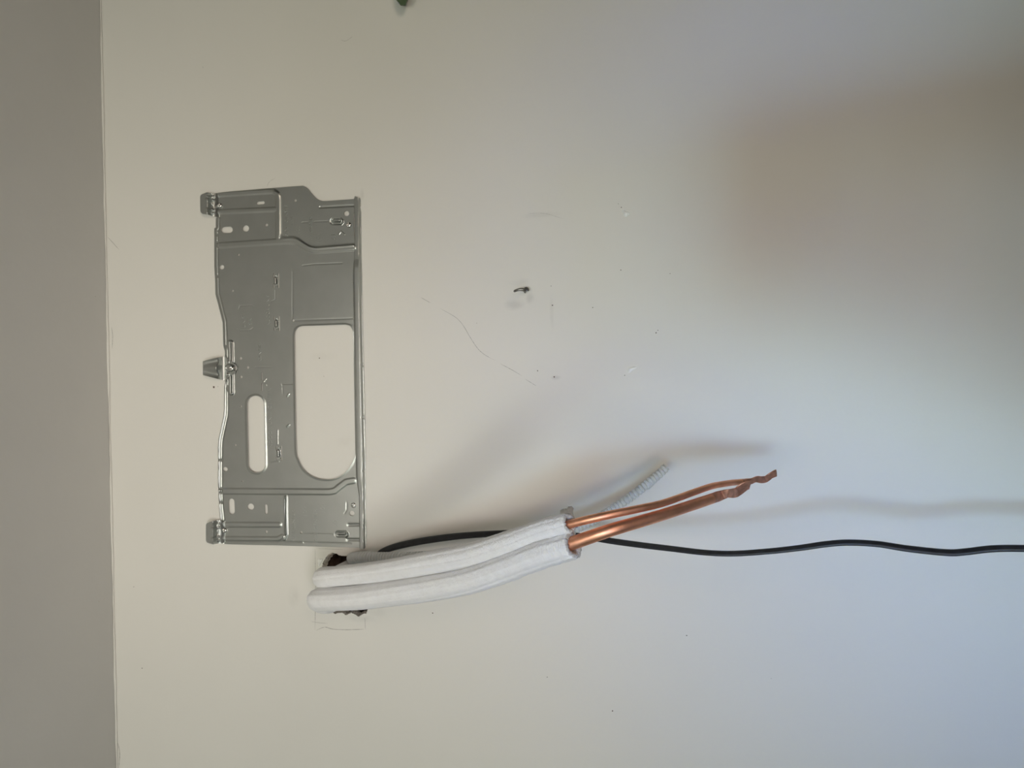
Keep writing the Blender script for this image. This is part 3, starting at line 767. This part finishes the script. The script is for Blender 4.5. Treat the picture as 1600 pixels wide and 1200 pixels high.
f.append(tuple(range(len(v) - S, len(v))))
tag(mesh('drain_hose', v, f, M_HOSE), 'pale grey corrugated drain hose running behind the white sleeves, open end curling up', 'hose')

# ------------------------------------------------------------------ black cable
kx = P(566, 889, 0)
crow = [[kx[0], .05, kx[2], 5 * MPP(560, 880, 0)], [kx[0], .03, kx[2], 5 * MPP(560, 880, 0)], [kx[0], -.004, kx[2] - .003, 5 * MPP(560, 880, 0)]]
for (px, py, dep, r) in [(583, 875, .006, 5), (600, 860.5, .010, 5.2), (640, 849, .018, 5.6), (700, 839.5, .022, 5.4), (760, 834.5, .026, 5.0), (830, 832.5, .030, 5), (900, 837, .040, 5), (960, 846, .060, 5.2), (1000, 851.5, .074, 5.2), (1050, 857.5, .090, 5.2),
                         (1100, 863.3, .104, 5.2), (1145, 865, .110, 5.3), (1200, 861.5, .114, 5.4), (1250, 856, .117, 5.5), (1290, 850.3, .119, 5.6), (1325, 847.7, .120, 5.6), (1370, 850, .120, 5.6), (1420, 857.5, .119, 5.8),
                         (1480, 863.5, .118, 5.9), (1510, 862, .118, 5.8), (1550, 857.5, .119, 5.8), (1600, 857, .120, 5.8), (1680, 860, .120, 5.8), (1760, 858, .122, 5.8)]:
    crow.append([*P(px, py, dep), r * MPP(px, py, dep)])
_e = list(crow[-1])
for dz, dx, y in ((.25, .012, -.118), (.55, -.010, -.10), (.9, .015, -.07), (1.15, .03, -.05)):
    crow.append([_e[0] + dx, y, _e[2] - dz, _e[3]])
kp, ks = resample(catmull(crow, 10), 0.0022)
def krad(i, a):
    hw = kp[i, 3]; tw = .25 * math.sin(ks[i] * 9)
    x = math.cos(a) * hw * .62; y = math.sin(a) * hw
    x *= 1 - .18 * math.exp(-(math.sin(a) / .22) ** 2)          # waist of the flat twin cable
    return (x * math.cos(tw) - y * math.sin(tw), x * math.sin(tw) + y * math.cos(tw))
v, f = sweep(kp[:, :3], 28, krad, ref=(0, -1, 0.05))
tag(mesh('power_cable', v, f, M_CABLE), 'flat black cable hanging from the hole down past the copper pipes', 'cable')

# ------------------------------------------------------------------ steel wire hook screwed in the wall
hc = P(822, 454, 0)
hk = empty('wall_hook', (hc[0], 0, hc[2]), 'small dark wire hook screwed into the wall amid a grey smudge and painted shadow', 'hook')
def wire(rows, name):
    p, s = resample(pxpath(rows, 10), .0004)
    rad = p[:, 3]
    v, f = sweep(p[:, :3], 12, lambda i, a: rad[i], ref=(0.1, -1, .2))
    return mesh(name, v, f, M_HOOK, hk)
wire([(822.5, 452.5, -.012, 1.5), (822.3, 452.4, .0, 1.5), (820, 451.6, .008, 1.3), (814, 450.8, .018, 1.1), (808.5, 452, .028, 1.1), (805, 454.2, .034, 1.9), (803.7, 455.2, .036, 1.7)], 'shank')
wire([(804.5, 455.2, .0345, 1.5), (809, 454.2, .028, .9), (814, 454, .020, .8), (818, 454.2, .014, 1.0), (820.5, 454.4, .008, 1.2)], 'hook_arm')
# curled collar round the shank
rows = []
for k in range(15):
    a = math.radians(100 + k * 19.5)
    rows.append((822.3 + 2.9 * math.cos(a), 453.4 + 3.1 * math.sin(a), .003 + .0002 * k, 2.1 - .03 * k))
wire(rows, 'collar')

# ------------------------------------------------------------------ dark green tip at the picture's top edge
gp = [(617.5, -3), (619, 0), (626, 8.6), (633.5, 8.8), (637, 1), (638, -3), (640, -40), (612, -40)]
v = [P(a, b, .002) for a, b in gp] + [P(a * .86 + 628 * .14, b * .9, .020) for a, b in gp]
n = len(gp); f = [tuple(range(n)), tuple(range(2 * n - 1, n - 1, -1))] + [(i, i + n, (i + 1) % n + n, (i + 1) % n) for i in range(n)]
tag(mesh('plastic_wedge', v, f, M_GREEN, smooth=False), 'tip of a dark green pointed object poking in at the top edge of the photo', 'wedge')

# ------------------------------------------------------------------ the person taking the picture, standing behind the camera in the window light
def skinned(name, chains, m, parent=None, sub=2):
    """chains: list of polylines [(x,y,z,r)], the first point of a chain may repeat an earlier one"""
    vs = []; rs = []; es = []; key = {}
    for ch in chains:
        prev = None
        for (x, y, z, r) in ch:
            k = (round(x, 4), round(y, 4), round(z, 4))
            if k not in key: key[k] = len(vs); vs.append((x, y, z)); rs.append(r)
            i = key[k]
            if prev is not None and prev != i: es.append((prev, i))
            prev = i
    me = bpy.data.meshes.new(name)
    me.from_pydata(vs, es, [])
    o = bpy.data.objects.new(name, me); COL.objects.link(o)
    md = o.modifiers.new('skin', 'SKIN'); md.use_smooth_shade = True
    sv = me.skin_vertices[0].data if me.skin_vertices else None
    if sv is None:
        bm = bmesh.new(); bm.from_mesh(me); bm.verts.layers.skin.verify(); bm.to_mesh(me); bm.free(); sv = me.skin_vertices[0].data
    for i, q in enumerate(rs):
        sv[i].radius = q if isinstance(q, tuple) else (q, q); sv[i].use_root = (i == 0)
    ss = o.modifiers.new('sub', 'SUBSURF'); ss.levels = sub; ss.render_levels = sub
    me.materials.append(m)
    if parent: o.parent = parent
    return o
M_SHIRT = mat('navy_cotton', (0.05, 0.06, 0.09), 0.9)
M_SKIN = mat('skin', (0.55, 0.36, 0.27), 0.55)
M_HAIR = mat('dark_hair', (0.03, 0.025, 0.02), 0.7)
PX, PY = -0.065, -1.24
pel = (PX, PY, .94, (.15, .11))
def arm(s):
    hx = PX + s * .19
    ch = [(PX, PY, 1.40, (.14, .10)), (hx, PY, 1.41, .06), (PX + s * .25, PY + .03, 1.17, .045), (PX + s * .13, PY + .24, 1.42, .033), (.065 * s, -.93, 1.70, .026), (.06 * s, -.895, 1.74, .028)]
    fingers = []
    for k, (dz, ln) in enumerate(((.035, .036), (.014, .042), (-.008, .040), (-.03, .032))):
        b = (.06 * s, -.895, 1.74, .028)
        fingers.append([b, (.072 * s, -.885, 1.74 + dz, .010), (.086 * s, -.866, 1.74 + dz, .0085), (.082 * s, -.866 + ln * .4, 1.745 + dz, .0075)])
    fingers.append([(.06 * s, -.895, 1.74, .028), (.045 * s, -.885, 1.715, .011), (.04 * s, -.875, 1.695, .009)])
    return [ch] + fingers
body = [[pel, (PX, PY, 1.08, (.135, .095)), (PX, PY, 1.25, (.15, .105)), (PX, PY, 1.40, (.14, .10)), (PX, PY + .005, 1.49, .055), (PX, PY + .02, 1.54, .058), (PX, PY + .03, 1.59, (.068, .085)), (PX, PY + .03, 1.66, (.076, .095)), (PX, PY + .02, 1.715, (.06, .075))]]
for s in (-1, 1):
    body += arm(s)
    body.append([pel, (PX + s * .10, PY, .88, .09), (PX + s * .11, PY + .02, .50, .055), (PX + s * .11, PY - .01, .10, .038), (PX + s * .115, PY + .0, .045, .038), (PX + s * .13, PY + .17, .028, (.04, .026))])
person = skinned('person', body, M_SHIRT)
tag(person, 'person in dark clothes standing behind the camera with both arms raised to a phone', 'person')
face = [[(PX, PY + .122, 1.632, .012), (PX, PY + .128, 1.612, .014), (PX, PY + .118, 1.602, .011)]]
skinned('face', [[(PX, PY + .07, 1.575, (.035, .03)), (PX, PY + .078, 1.62, (.05, .04)), (PX, PY + .074, 1.67, (.05, .035))]] + face, M_SKIN, person)
skinned('hair', [[(PX, PY - .01, 1.60, (.07, .06)), (PX, PY - .005, 1.68, (.084, .085)), (PX, PY + .02, 1.725, (.066, .075))]], M_HAIR, person)
bm = bmesh.new(); bmesh.ops.create_cube(bm, size=1)
for q in bm.verts: q.co = Vector((q.co.x * .162, -.866 + q.co.y * .008, 1.742 + q.co.z * .076))
bmesh.ops.bevel(bm, geom=bm.edges[:], offset=.0035, segments=3, affect='EDGES')
me = bpy.data.meshes.new('mobile_phone'); bm.to_mesh(me); bm.free()
tag(link('mobile_phone', me, M_CABLE), 'dark phone held up in both hands behind the camera', 'phone')
